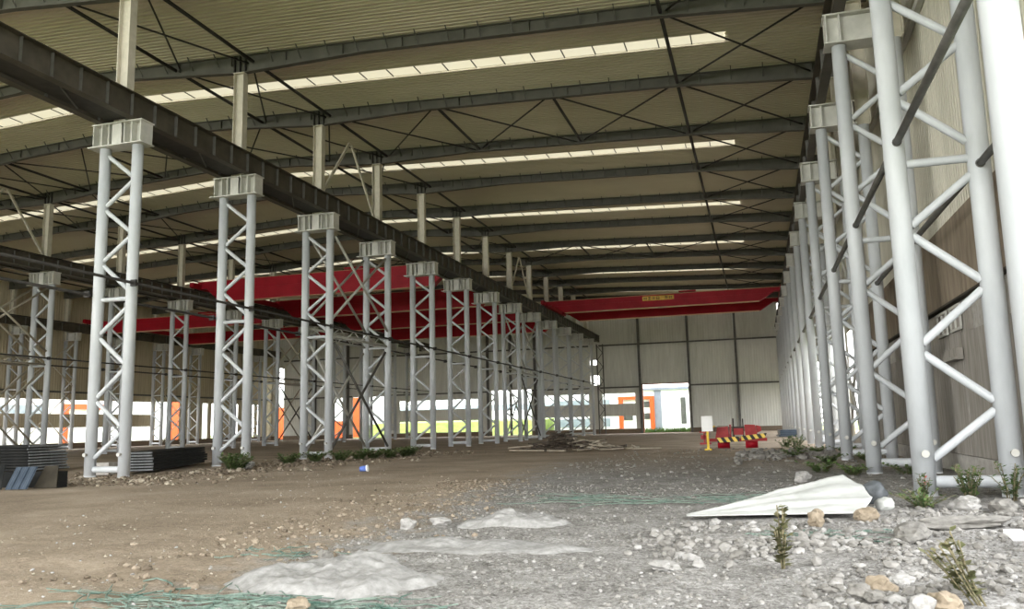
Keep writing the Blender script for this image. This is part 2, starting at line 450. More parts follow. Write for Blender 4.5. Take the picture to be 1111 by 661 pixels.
# ------------------------------------------------------------------ lattice columns
NZ = [12.28, 11.18, 10.10, 9.0, 7.95, 6.78]          # upper lacing nodes
NL = [6.28, 5.15, 3.98, 2.78, 1.65, .55]              # lower lacing nodes
def column_proto(kind):
    """kind A: post over the middle of the head; kind R: post over the second pipe; origin midway between the pipes"""
    w = .755; r = .21
    t = bpy.data.objects.new('lattice_column', None); COL.objects.link(t)
    for s in (-1, 1):
        b = MB(); b.tube((s*w, 0, -.12), (s*w, 0, ZC), r, 20); p = b.build('main_pipe', 'white_paint', t)
        q = MB(); q.tube((s*w, -r+.02, .76), (s*w, -r-.10, .76), .055, 10); q.tube((s*w, -r-.10, .76), (s*w, -r-.125, .76), .072, 12); q.build('grout_port', 'grey_white', p)
    iw = w-r+.03
    for zs, s0 in ((NZ, -1), (NL, 1)):
        for i in range(5):
            s = s0*(1 if i % 2 == 0 else -1)
            b = MB(); b.tube((s*iw, 0, zs[i]-.10), (-s*iw, 0, zs[i+1]+.10), .085, 10, caps=False); b.build('lacing_bar', 'white_paint', t)
    for z in (6.53, .22):
        b = MB(); b.tube((-iw, 0, z), (iw, 0, z), .085 if z > 1 else .12, 10, caps=False); b.build('cross_tie', 'white_paint', t)
    # head: short welded girder with stiffeners
    x0, x1 = (-1.10, 1.12) if kind == 'A' else (-1.12, .42)
    b = MB(); b.box(x0-.22 if kind == 'A' else x0-.05, x1+.08, -.36, .36, ZC+.005, ZC+.05); b.box(x0-.05, x1+.05, -.36, .36, ZH-.06, ZH-.01)
    b.box(x0, x1, -.05, .05, ZC+.05, ZH-.06)
    h = b.build('column_head', 'cap_paint', t)
    xs = (x0+.02, x0+.42, -.36, .36, x1-.42, x1-.02) if kind == 'A' else (x0+.02, x0+.40, x1-.03)
    for x in xs:
        b = MB(); b.box(x-.02, x+.02, -.33, -.05, ZC+.05, ZH-.06); b.box(x-.02, x+.02, .05, .33, ZC+.05, ZH-.06); b.build('stiffener', 'cap_paint', h)
    if kind == 'A':
        b = MB(); b.box(-.22, .22, -.31, -.28, ZC+.06, ZH-.07); b.build('face_plate', 'cap_paint', h)
    else:
        b = MB(); b.box(x0+.02, x1-.05, -.16, -.13, ZC+.06, ZH-.07); b.build('face_plate', 'cap_paint', h)
    px, z0 = (0, ZH) if kind == 'A' else (w, ZC+.06)
    top = zt(-23.06)-.915 if kind == 'A' else zt(4.45)-.91
    b = MB()
    b.box(px-.27, px-.24, -.19, .19, z0, top); b.box(px+.24, px+.27, -.19, .19, z0, top); b.box(px-.24, px+.24, -.012, .012, z0, top)
    b.box(px-.3, px+.3, -.22, .22, top-.03, top)
    b.build('upper_post', 'beige_paint', t)
    return t
pA, pR = column_proto('A'), column_proto('R')
def place(proto, first, x, y, label, cat, group, rz=0):
    if first: o = proto; o.location = (x, y, 0); o.rotation_euler = (0, 0, rz)
    else: o = dup(proto, (x, y, 0), label, rz)
    return tag(o, label, cat, group)
for n in range(13):
    w = {0: 'nearest to the camera end', 12: 'last one before the end wall'}.get(n, ORD[n]+' from the camera end')
    place(pA, n == 0, sum(AX)/2, Y(n), 'white lattice column in the middle row, ' + w, 'column', 'middle row of lattice columns')
for n in range(2, 13):
    w = {2: 'nearest in view', 12: 'last one before the end wall'}.get(n, ORD[n-2]+' in view from the near end')
    place(pA, False, sum(BX)/2, Y(n), 'pale lattice column beyond the middle row, ' + w, 'column', 'second row of lattice columns')
for n in range(-2, 13):
    w = {-2: 'nearest, cut by the picture edge', -1: 'whose base has red marks', 12: 'last one before the end wall'}.get(n, ORD[n+2]+' from the camera end')
    o = place(pR, n == -2, sum(RX)/2, Y(n), 'white lattice column along the right wall, ' + w, 'column', 'right wall lattice columns')
    if n == -1: R0 = o
for n in range(5, 13):
    w = {12: 'last one before the end wall'}.get(n, ORD[n-5]+' in view from the near end')
    place(pR, False, sum(CX)/2, Y(n), 'pale lattice column against the far left wall, ' + w, 'column', 'left wall lattice columns', PI)
# rough cement and red scrawl on the base of the second right column
b = MB(); rr = random.Random(3)
for i in range(9):
    a = -PI/2+rr.uniform(-.35, .05); z = .24+rr.uniform(-.06, .09)
    p = Vector((-.755+math.cos(a)*.213, math.sin(a)*.213, z))
    b.bar(p, p+Vector((rr.uniform(-.04, .04), 0, rr.uniform(-.03, .05))), .012, .006)
b.build('red_mark', mottled('red_marker', (.6, .06, .05), (.7, .1, .08), 5.), R0)['label'] = 'red scrawled mark'
# thin lattice post in the middle of the end wall
t = thing('wall_lattice_post', 'dark slender lattice post at the end wall behind the middle row', 'post', (-22.3, YE-1.0, 0))
for s in (-1, 1):
    b = MB(); b.box(s*.45-.08, s*.45+.08, -.1, .1, -.1, 13.2); b.build('chord', 'tie_steel', t)
for i in range(12):
    s = 1 if i % 2 else -1
    b = MB(); b.tube((s*.38, 0, .4+i*1.05), (-s*.38, 0, 1.4+i*1.05), .05, 8); b.build('lacing_bar', 'tie_steel', t)
# ------------------------------------------------------------------ runway girders
def runway(name, x, y0, y1, label, step, side, walk=None):
    t = thing(name, label, 'crane girder', (x, 0, ZH+.004), 0, 'crane runway girders')
    h = ZB-ZH
    b = MB(); b.box(-.17, .17, y0, y1, 0, .025); b.box(-.24, .24, y0, y1, h-.03, h); b.box(-.008, .008, y0, y1, .025, h-.03); b.build('girder', 'beam_steel', t)
    b = MB(); b.box(-.04, .04, y0, y1, h, h+.02); b.box(-.018, .018, y0, y1, h+.02, h+.09); b.box(-.035, .035, y0, y1, h+.09, h+.12); b.build('rail', 'dark_steel', t)
    sb = MB(); sb.box(-.15, -.008, -.006, .006, .03, h-.035); sb.box(.008, .15, -.006, .006, .03, h-.035); me = None
    y = y0+.3
    while y < y1-.1:
        if me is None: o = sb.build('stiffener', 'tie_steel', t); me = o.data; o.location = (0, y, 0)
        else: link('stiffener', me, t, (0, y, 0))
        y += step
    if walk:
        
        ya = y0
        for n in range(-1, 14):
            yb = min(Y(n)-.26, y1)
            if yb-ya < 1: continue
            b = MB(); b.box(walk[0]-x, walk[1]-x, ya, yb, .10, .13); b.build('walkway_plate', 'dark_steel', t); ya = yb+.52
        n = 0; y = y0+1.9
        while y < min(y1, 70):
            b = MB(); b.bar((walk[0]-x, y+.9, .06), (walk[1]-x, y-.9, .06), .05, .04); b.build('brace', 'tie_steel', t); y += 3.75
    return t
YR = YE-1.6
runway('runway_girder', AX[1], 17.0, YR, 'long dark plate girder with stiffeners on the near side of the middle row', 1.25, 1, (AX[0]+.26, AX[1]-.26))
runway('runway_girder', AX[0], 17.0, YR, 'long dark plate girder behind the near one on the middle row', 2.5, 1)
runway('runway_girder', RX[0], YF+.2, YR, 'dark plate girder on the heads of the right wall columns', 2.5, 1)
runway('runway_girder', BX[1], Y(1), YR, 'dark plate girder on the near side of the row beyond the middle row', 1.25, 1, (BX[0]+.26, BX[1]-.26))
runway('runway_girder', BX[0], Y(1), YR, 'dark plate girder on the hidden side of the row beyond the middle row', 2.5, 1)
runway('runway_girder', CX[1], Y(3), YR, 'dark plate girder on the columns along the far left wall', 2.5, 1)
# ------------------------------------------------------------------ mid-height ties
def tie(x, z, y0, y1, ns, label, dy=-.27, side=0):
    t = thing('tie_pipe', label, 'pipe', (0, 0, 0), 0, 'horizontal tie pipes')
    b = MB(); b.tube((x+side, y0, z), (x+side, y1, z), .055, 10); b.build('pipe', 'dark_steel', t)
    for n in ns:
        b = MB(); b.box(x+side-.10 if side > 0 else x+side-.14, x+side+.14 if side > 0 else x+side+.10, Y(n)-.30, Y(n)-.215, z-.12, z+.12); b.build('clamp', 'dark_steel', t)
O_ = .275
tie(AX[1], 7.05, 17.0, YR, range(0, 13), 'dark tie pipe at mid height on the near pipes of the middle row', side=O_)
tie(AX[0], 6.75, 17.0, YR, range(0, 13), 'dark tie pipe at mid height on the back pipes of the middle row', side=-O_)
tie(BX[1], 7.05, Y(1), YR, range(2, 13), 'dark tie pipe at mid height on the row beyond the middle row', side=O_)
tie(BX[0], 6.75, Y(1), YR, range(2, 13), 'dark tie pipe on the hidden side of the row beyond the middle row', side=-O_)
def short_ties(X, z, n0, n1, side, lab, dz=0):
    for n in range(n0, n1):
        t = thing('tie_pipe', lab % (ORD[n+2], ORD[n+3]), 'pipe', (X+side, Y(n), z), 0, 'tie pipes along the right wall')
        b = MB(); b.tube((0, .235, 0), (0, S-.235, 0), .075, 10); b.build('pipe', 'tie_steel', t)
        b = MB(); b.tube((0, .213, 0), (0, .25, 0), .092, 12); b.build('end_collar', 'tie_steel', t)
        b = MB(); b.tube((0, S-.25, 0), (0, S-.213, 0), .092, 12); b.build('end_collar', 'tie_steel', t)
short_ties(RX[0], 6.95, -2, 12, 0, 'dark tie pipe between the front pipes of the %s and %s right wall columns')
short_ties(RX[1], 6.35, -2, 12, 0, 'dark tie pipe between the wall side pipes of the %s and %s right wall columns')
# ------------------------------------------------------------------ vertical bracing between columns
def brace_frame(X, n, z0, z1, label, mat='grey_white', r=.075, post=.34):
    t = thing('cross_brace', label, 'brace', (X, Y(n), 0), 0, 'diagonal column braces')
    b = MB(); b.tube((-.035, post, z0), (-.035, S-post, z1), r, 8); b.build('diagonal_pipe', mat, t)
    b = MB(); b.tube((2*r-.03, post, z1), (2*r-.03, S-post, z0), r, 8); b.build('diagonal_pipe', mat, t)
def tie_truss(X, n, label, mat):
    t = thing('tie_truss', label, 'truss', (X, Y(n), 6.9), 0, 'horizontal trusses between columns')
    b = MB(); b.tube((0, .24, .2), (0, S-.24, .2), .07, 8); b.tube((0, .24, -.3), (0, S-.24, -.3), .07, 8); b.build('chord_pipe', mat, t)
    b = MB()
    for i in range(8):
        y0 = .3+i*(S-.6)/8; y1 = .3+(i+1)*(S-.6)/8
        b.tube((0, y0, .2 if i % 2 else -.3), (0, y1, -.3 if i % 2 else .2), .035, 6)
    b.build('web_bar', mat, t)
rows = {'the middle row': (AX, 'grey_white'), 'the second row': (BX, 'beige_paint')}
for rn, (XS, mt) in rows.items():
    for n, wh in ((2, 'third and fourth columns'), (7, 'eighth and ninth columns')):
        if XS is BX: wh = {2: 'two nearest columns', 7: 'sixth and seventh columns'}[n]
        for X, sd in ((XS[1], 'near'), (XS[0], 'back')):
            brace_frame(X, n, 7.55, 12.2, 'upper pale X brace, %s side, between the %s of %s' % (sd, wh, rn), mt)
            brace_frame(X, n, .4, 6.2, 'lower X brace, %s side, between the %s of %s' % (sd, wh, rn), mt if (n == 2 and XS is BX) or sd == 'back' else 'tie_steel')
            tie_truss(X, n, 'horizontal truss, %s side, between the %s of %s' % (sd, wh, rn), mt)
for n, wh in ((6, 'second and third'), (9, 'fifth and sixth')):
    brace_frame(CX[1], n, 7.2, 12.2, 'upper thin X brace between the %s columns of the left wall' % wh, 'beige_paint', .06)
    brace_frame(CX[1], n, .35, 6.6, 'lower thin X brace between the %s columns of the left wall' % wh, 'beige_paint', .06)
for n, wh in ((2, 'fifth and sixth'),):
    brace_frame(RX[1], n, 7.3, 12.1, 'upper X brace between the %s columns along the right wall' % wh, 'grey_white')
    brace_frame(RX[1], n, .35, 6.0, 'lower X brace between the %s columns along the right wall' % wh, 'grey_white')
def chevron(x, n, label, mat='beige_paint'):
    t = thing('chevron_brace', label, 'brace', (x, Y(n), 0), 0, 'inverted V braces above the runway')
    za = zt(x)-.75
    for s in (-1, 1):
        b = MB(); b.bar((0, S/2+s*.14, za), (0, S/2+s*(S/2-.22), ZB+.25), .10, .16); b.build('leg', mat, t)
for x, rn in ((-23.06, 'the middle row'), (-49.95, 'the row beyond the middle row')):
    for n, wh in ((2, 'nearer'), (7, 'farther')):
        chevron(x, n, 'pale inverted V brace between upper posts of %s, %s one' % (rn, wh))
# ------------------------------------------------------------------ rafters
XJ = (-78.3, -76.9, -70, -62, -56, -49.95, -44, RIDGE, -29, -23.06, -16.5, -9.5, -2.9, 1.5, 5.0)
def make_rafter(n):
    t = thing('roof_rafter', '', 'rafter', (0, Y(n), 0), 0, 'roof rafters')
    b = MB()
    def loop(fz0, fz1, hw):
        k = len(b.v)
        for x in XJ:
            for y in (-hw, hw):
                for f in (fz0, fz1): b.v.append((x, y, f(x)))
        for i in range(len(XJ)-1):
            a = k+4*i; c = a+4
            b.face([a, a+1, c+1, c]); b.face([a+2, c+2, c+3, a+3]); b.face([a, c, c+2, a+2]); b.face([a+1, a+3, c+3, c+1])
        b.face([k, k+2, k+3, k+1]); e = k+4*(len(XJ)-1); b.face([e, e+1, e+3, e+2])
    loop(lambda x: zt(x)-zdep(x), lambda x: zt(x)-zdep(x)+.03, .14)
    loop(lambda x: zt(x)-.03, lambda x: zt(x), .14)
    loop(lambda x: zt(x)-zdep(x)+.03, lambda x: zt(x)-.03, .012)
    b.build('rafter_beam', 'rafter_steel', t)
    fb = MB(); fb.bar((0, -.02, -.48), (0, -.52, .085), .045, .045); fm = None
    sb = MB(); sb.box(-.006, .006, -.13, -.012, -.50, -.035); sb.box(-.006, .006, .012, .13, -.50, -.035); sm = None
    x = 4.2; i = 0
    while x > -77:
        if fm is None: o = fb.build('fly_brace', 'tie_steel', t); fm = o.data; o.location = (x, 0, zt(x))
        else: link('fly_brace', fm, t, (x, 0, zt(x)))
        if i % 2 == 0:
            if sm is None: o = sb.build('stiffener', 'rafter_steel', t); sm = o.data; o.location = (x-.75, 0, zt(x-.75))
            else: link('stiffener', sm, t, (x-.75, 0, zt(x-.75)))
        x -= 1.5; i += 1
    for xc in (-23.06, -49.95):
        b = MB()
        for s in (-1, 0, 1): b.box(xc+s*.3-.02, xc+s*.3+.02, -.15, .15, zt(xc)-.85, zt(xc)-.04)
        b.build('splice_plate', 'dark_steel', t)
    return t
raf = make_rafter(0)
for n in range(13):
    o = raf if n == 0 else dup(raf, (0, Y(n), 0), '')
    w = {0: 'first, cut off at the top left', 12: 'last before the end wall'}.get(n, ORD[n]+' from the camera')
    o['label'] = 'grey steel roof rafter spanning the hall, ' + w
# longitudinal struts and roof cross bracing
STX = [(-2.9, 'one bay in from the right wall'), (3.6, 'along the right eaves'), (-22.3, 'over the middle row'), (-26.7, 'just left of the middle row'),
       (-46.3, 'just right of the second row'), (-50.3, 'over the second row'), (-54.6, 'just left of the second row'), (-72.6, 'near the left eaves')]
def zs(x): return zt(x)-.42
for x, wh in STX:
    t = thing('roof_strut', 'dark longitudinal strut tube under the roof ' + wh, 'strut', (x, 0, zs(x)), 0, 'longitudinal roof struts')
    r = .085
    b0 = MB(); b0.tube((0, .155, 0), (0, S-.155, 0), r, 8); me = None
    for n in range(0, 12):
        if me is None: o = b0.build('strut_tube', 'dark_steel', t); me = o.data; o.location = (0, Y(n), 0)
        else: link('strut_tube', me, t, (0, Y(n), 0))
EX = [(-9.4, 'midway over the main bay'), (-15.9, 'right of the middle row'), (-33.2, 'just right of the ridge'), (-39.8, 'just left of the ridge'), (-61, 'over the far left bay')]
for n, nm in ((2, 'nearer braced bay'), (7, 'farther braced bay')):
    for x, wh in EX:
        b = MB(); b.tube((0, .155, 0), (0, S-.155, 0), .08, 8)
        o = b.build('roof_strut', 'dark_steel'); o.location = (x, Y(n), zs(x))
        tag(o, 'dark short roof strut %s, in the %s' % (wh, nm), 'strut', 'short roof struts')
def xbrace(xa, xb, n, label):
    t = thing('roof_brace', label, 'brace', (0, Y(n), 0), 0, 'roof cross braces')
    z1, z2 = zs(xa)+.02, zs(xb)+.02; g = .25 if xa > xb else -.25
    b = MB(); b.tube((xa-g, .17, z1+.025), (xb+g, S-.17, z2+.025), .045, 6); b.build('brace_rod', 'dark_steel', t)
    b = MB(); b.tube((xa-g, S-.17, z1-.07), (xb+g, .17, z2-.07), .045, 6); b.build('brace_rod', 'dark_steel', t)
for n in range(0, 12):
    for xa, xb, wh in ((3.6, -2.9, 'along the right eaves'), (-22.3, -26.7, 'beside the middle row'), (-46.3, -50.3, 'beside the second row'), (-50.3, -54.6, 'left of the second row')):
        xbrace(xa, xb, n, 'dark roof X brace %s, between the %s and %s rafters' % (wh, ORD[n], ORD[n+1]))
for n, nm in ((2, 'nearer'), (7, 'farther')):
    xs = [-2.9, -9.4, -15.9, -22.3]
    for i in range(3): xbrace(xs[i], xs[i+1], n, 'dark X brace over the main bay, %s from the right, in the %s braced bay' % (ORD[i], nm))
    xs = [-26.7, -33.2, -39.8, -46.3]
    for i in range(3): xbrace(xs[i], xs[i+1], n, 'dark X brace over the middle bay, %s from the right, in the %s braced bay' % (ORD[i], nm))
# ------------------------------------------------------------------ overhead cranes
def crane(label, xa, xb, ys, zb, zt_, sign=None):
    """bridge crane from rail xa to rail xb with box girders at the y values"""
    t = thing('overhead_crane', label, 'crane', (0, 0, 0), 0, 'red overhead cranes')
    ze = ZB+.26
    x0, x1 = xa+.55, xb-.55
    for y in ys:
        poly = [(xa-.2, ze+.02), (x0+.2, ze+.02), (x0+1.6, zb), (x1-1.6, zb), (x1-.2, ze+.02), (xb+.2, ze+.02), (xb+.2, zt_), (xa-.2, zt_)]
        b = MB(); b.prism(poly, y, y+.7); g = b.build('girder', 'crane_red', t)
        b = MB(); b.box(x0+1.7, x1-1.7, y-.06, y+.76, zb-.035, zb-.004); b.build('bottom_flange', 'crane_edge', g)
        b = MB(); b.box(xa-.1, xb+.1, y-.06, y+.76, zt_+.002, zt_+.03); b.box(xa+.8, xb-.8, y+.3, y+.36, zt_+.03, zt_+.10); b.build('top_flange', 'crane_edge', g)
        b = MB(); zz = zb+.58*(zt_-zb); b.box(xa+.8, xb-.8, y-.035, y-.003, zz-.025, zz+.025); b.build('stringer', 'crane_red', g)
    for x in (xa, xb):
        b = MB(); b.box(x-.17, x+.17, ys[0]-1.0, ys[-1]+1.7, ZB+.28, ze+.02-.01 if False else ZB+.27+.0)
        b = MB(); b.prism([(ys[0]-1.2, ZB+.34), (ys[0]-.9, ZB+.22), (ys[-1]+1.6, ZB+.22), (ys[-1]+1.9, ZB+.34), (ys[-1]+1.9, ZB+.72), (ys[0]-1.2, ZB+.72)], x-.18, x+.18, 'x')
        e = b.build('end_carriage', 'crane_red', t)
        for y in (ys[0]-.6, ys[-1]+1.3):
            b = MB(); b.tube((x-.06, y, ZB+.30), (x+.06, y, ZB+.30), .165, 14); b.build('wheel', 'dark_steel', e)
    xm = xa+.62*(xb-xa)
    b = MB(); b.box(xm-.9, xm+.9, ys[0]+.1, ys[-1]+.6, zt_+.14, zt_+.30); b.box(xm-.6, xm+.5, (ys[0]+ys[-1])/2-.5, (ys[0]+ys[-1])/2+.8, zt_+.30, zt_+.75)
    b.build('trolley', 'crane_red', t)
    if sign:
        sx0, sx1, sz0, sz1 = sign; y = ys[0]-.042
        b = MB(); b.box(sx0, sx1, y-.02, y, sz0, sz1); p = b.build('name_plate', 'plate_yellow', t); p['label'] = 'yellow plate with dark characters'
        b = MB(); n = 7; w = (sx1-sx0-.2)/n; rr = random.Random(11); yy = y-.03
        for i in range(n):
            if i == 4: continue
            a = sx0+.14+i*w; c = a+w*.72; z0, z1 = sz0+.1, sz1-.09
            for f in ((0., .5, 1.) if i % 2 else (.25, .75)): b.box(a, c, yy, yy+.008, z0+f*(z1-z0)-.025, z0+f*(z1-z0)+.025)
            for f in ((.5,) if i % 3 else (.1, .9)): b.box(a+f*(c-a)-.025, a+f*(c-a)+.025, yy, yy+.008, z0, z1)
        b.build('lettering', 'black', p)
    return t
crane('red double girder bridge crane over the main bay with a yellow plate', AX[1], RX[0], (89.0, 97.0), 13.78, 15.1, (-11.38, -8.02, 14.5, 14.98))
crane('red bridge crane over the middle bay, nearer of two', BX[1], AX[0], (64.5, 77.4), 13.4, 15.33)
crane('red bridge crane over the middle bay, farther of two', BX[1], AX[0], (90.6, 103.), 13.4, 15.33)
crane('red bridge crane in the far left bay beyond the second row', CX[1], BX[0], (80.0, 95.0), 13.45, 14.9)
# ------------------------------------------------------------------ things on the floor
G = gz
# --- red crane carriage and the sign board
t = thing('crane_carriage', 'red steel crane end carriage with yellow and black striped bumper on the floor', 'carriage', (-1.25, 46.8, 0))
b = MB(); b.box(-1.62, 1.55, -.5, .55, .36, .52); b.build('chassis', 'bogie_red', t)
b = MB(); b.prism([(-1.0, .31), (.12, .36), (.16, .62), (-1.03, .57)], -.70, -.59); b.build('bumper', 'hazard', t)
b = MB(); b.prism([(.24, .40), (1.45, .54), (1.55, .78), (.22, .64)], -.70, -.59); b.build('bumper', 'hazard', t)
b = MB(); b.prism([(-1.12, .53), (-.38, .53), (-.44, 1.16), (-1.0, 1.12)], -.42, .42)
b.box(-.36, -.28, -.42, .42, .53, 1.26); b.build('housing', 'bogie_red', t)
b = MB(); b.box(-.98, -.45, -.35, .35, 1.165, 1.20); b.build('cover_board', 'brown_board', t)
b = MB(); b.prism([(.46, .53), (1.12, .53), (.96, 1.22), (.42, 1.24)], -.42, .42); b.prism([(1.06, .8), (1.30, .9), (1.26, 1.14), (1.0, 1.2)], -.3, .3); b.build('housing', 'bogie_red', t)
b = MB(); b.box(-.2, -.12, .0, .08, .53, 1.58); b.box(.31, .38, .0, .08, .53, 1.56); b.box(-.12, .32, .0, .08, .95, 1.12); b.build('frame_post', 'dark_steel', t)
b = MB(); b.box(-.15, .35, -.1, .3, .7, 1.05); b.build('motor', 'bogie_red', t)
for x in (-.7, .75):
    b = MB(); b.tube((x-.32, -.12, .22), (x+.32, -.12, .22), .235, 18); b.build('wheel', 'crane_red', t)
b = MB(); b.box(-1.95, -1.35, -.45, .2, .22, .32); b.box(-1.9, -1.5, -.2, .2, .5, .72); b.box(-1.95, -1.4, -.3, .25, .85, .93); b.box(-1.75, -1.68, -.2, -.1, .3, .9); b.build('bracket', 'bogie_red', t)
b = MB(); b.bar((-1.6, -.1, .95), (-1.14, 0, 1.2), .06, .06); b.build('handle_bar', 'yellow', t)
t = thing('sign_board', 'blank white board on a short yellow post beside the red carriage', 'sign', (-2.72, 45.6, 0))
b = MB(); b.box(-.06, .06, -.05, .05, -.1, .95); b.box(-.18, .18, -.14, .14, -.08, .02); b.build('post', 'yellow', t)
b = MB(); b.box(-.29, .29, -.085, -.055, .93, 1.74); b.build('board', 'sign_white', t)
# --- stacks of sheets
def sheet_stack(ox, oy, dirv, L, W, layers, th, who, group, seed, labs, mats=('dark_sheet', 'sheet_edge')):
    rr = random.Random(seed); d = Vector((*dirv, 0)).normalized(); p = Vector((-d.y, d.x, 0)); z = .03
    for i in range(layers):
        l = L*rr.uniform(.93, 1.); w = W*rr.uniform(.95, 1.); o = Vector((ox, oy, 0))+d*rr.uniform(0, .25)+p*rr.uniform(0, .06)
        t = thing('steel_sheet', labs(i), 'sheet', o+Vector((0, 0, z)), math.atan2(d.y, d.x)+rr.uniform(-.008, .008), group)
        b = MB(); b.box(.02, l, 0, w, 0, th); b.build('panel', mats[0], t)
        b = MB(); b.box(-.012, .02, .01, w-.01, th*.3, th*.95); b.build('cut_edge', mats[1], t)
        z += th+.022
LV = lambda nm: (lambda i: 'dark steel sheet in the %s stack, %s from the bottom' % (nm, ORD[i]))
sheet_stack(-22.85, 27.45, (-.41, .91), 9.3, 1.3, 7, .088, '', 'sheets stacked behind the first column', 1, LV('long low'))
sheet_stack(-29.9, 28.5, (-1, .05), 9., -2.0, 9, .10, '', 'sheets stacked by the left picture edge', 2, LV('large left'))
sheet_stack(1.35, 74.0, (1, .05), 1.5, 3.0, 4, .12, '', 'sheets stacked near the far right columns', 3, lambda i: 'blue grey sheet in the small stack near the far right columns, %s from the bottom' % ORD[i], ('blue_sheet', 'sheet_edge'))
# --- sheets leaning at the left
def leaning(x, y, w, h, mat, label, rz, ribs=False):
    o = thing('leaning_sheet', label, 'sheet', (x, y, 0), rz, 'offcut sheets at the left edge')
    b = MB(); lean = h*.55
    if ribs:
        pr = rib_profile(0, w, .16, .03); k = 0
        for u, q in pr:
            b.v += [(u, -q, -.03), (u+.12, lean-q, h)]
        for i in range(len(pr)-1): b.face([2*i, 2*i+2, 2*i+3, 2*i+1])
    else:
        b.prism([(-.03, 0), (w, 0), (w-.12, 1), (.12, 1)], 0, .025)
        b.v = [(x_, y_+z_*lean, -.03+z_*(h+.03)) for x_, y_, z_ in b.v]
    b.build('sheet_face', mat, o)
    return o
leaning(-21.9, 18.95, .75, .66, 'dark_sheet', 'near black sheet offcut leaning at the left picture edge', .35)
leaning(-21.05, 19.2, .62, .60, 'blue_sheet', 'blue ribbed sheet offcut leaning beside a black one', .35, True)
leaning(-20.55, 19.75, .62, .60, 'brown_sheet', 'brown sheet offcut leaning beside the blue ribbed one', .35)
b = MB(); b.box(-22.8, -20.2, 20.25, 20.6, -.05, .42)
tag(b.build('support_block', 'dark_sheet'), 'dark low block behind the leaning sheet offcuts', 'block')
b = MB(); b.box(-24.75, -24.15, 26.6, 27.1, -.05, .42); tag(b.build('concrete_block', 'concrete'), 'small grey concrete block behind the nearest middle row column', 'block')
# --- blue cup
t = thing('cup', 'small blue and white cup lying on the dirt track', 'cup', (-13.4, 26.7, .0))
b = MB(); b.tube((-.13, 0, .09), (.10, .05, .11), .085, 14, .11); b.build('cup_body', 'blue_cup', t)
b = MB(); b.tube((.10, .05, .11), (.15, .06, .115), .115, 14, .12); b.build('rim', 'sign_white', t)
# --- heap of scrap bars
rr = random.Random(21)
def seg_dist(p1, q1, p2, q2):
    d1, d2, r = q1-p1, q2-p2, p1-p2; a, e, f = d1.dot(d1), d2.dot(d2), d2.dot(r); c, b_ = d1.dot(r), d1.dot(d2); den = a*e-b_*b_
    u = max(0, min(1, (b_*f-c*e)/den)) if den > 1e-9 else 0.; v = (b_*u+f)/e
    if v < 0: v, u = 0., max(0, min(1, -c/a))
    elif v > 1: v, u = 1., max(0, min(1, (b_-c)/a))
    return ((p1+d1*u)-(p2+d2*v)).length
bars = []
for i in range(4000):
    if len(bars) >= 170: break
    f = rr.random()**.85; x = -13.1+5.9*f+rr.gauss(0, .25); y = 48.3+rr.gauss(0, .8)-1.2*f
    hmax = .85*math.exp(-((x+11.4)/1.0)**2)+.40*math.exp(-((x+9.5)/1.2)**2)+.12
    L = rr.uniform(.5, 1.4); az = rr.uniform(0, PI); tl = rr.uniform(-.22, .22)
    d = Vector((math.cos(az)*math.cos(tl), math.sin(az)*math.cos(tl), math.sin(tl)))*L/2
    z = abs(d.z)+.052; r = rr.choice((.035, .05)); near = [o_ for o_ in bars if abs(o_[0].x-x) < 1.8 and abs(o_[0].y-y) < 1.8]
    while z < hmax:
        p, q = Vector((x, y, z))-d, Vector((x, y, z))+d
        if not any(seg_dist(p, q, *o_[:2]) < r+o_[2]+.008 for o_ in near): break
        z += .02
    else: continue
    bars.append((p, q, r))
    pale = x > -10.3 and rr.random() < .75
    b = MB(); b.tube(-d, d, r, 6)
    o = b.build('scrap_bar', 'pale_bar' if pale else 'rust_bar'); o.location = (x, y, z)
    tag(o, 'short pale bar in the right part of the scrap heap' if pale else 'short dark rusty bar in the scrap heap on the dirt track', 'bar', 'pale scrap bars' if pale else 'dark scrap bars')
for i, (p, q, lb) in enumerate((((-14.0, 46.6, .05), (-10.2, 44.2, .06), 'long pale plank lying in front of the scrap heap'),
                                ((-15.6, 51.6, .06), (-11.9, 50.6, .30), 'long pale plank lying behind the first, left of the scrap heap'),
                                ((-6.9, 46.6, .05), (-5.4, 47.2, .05), 'short pale plank right of the scrap heap'))):
    b = MB(); b.bar(p, q, .18, .07); tag(b.build('plank', 'pale_bar'), lb, 'plank', 'planks around the scrap heap')
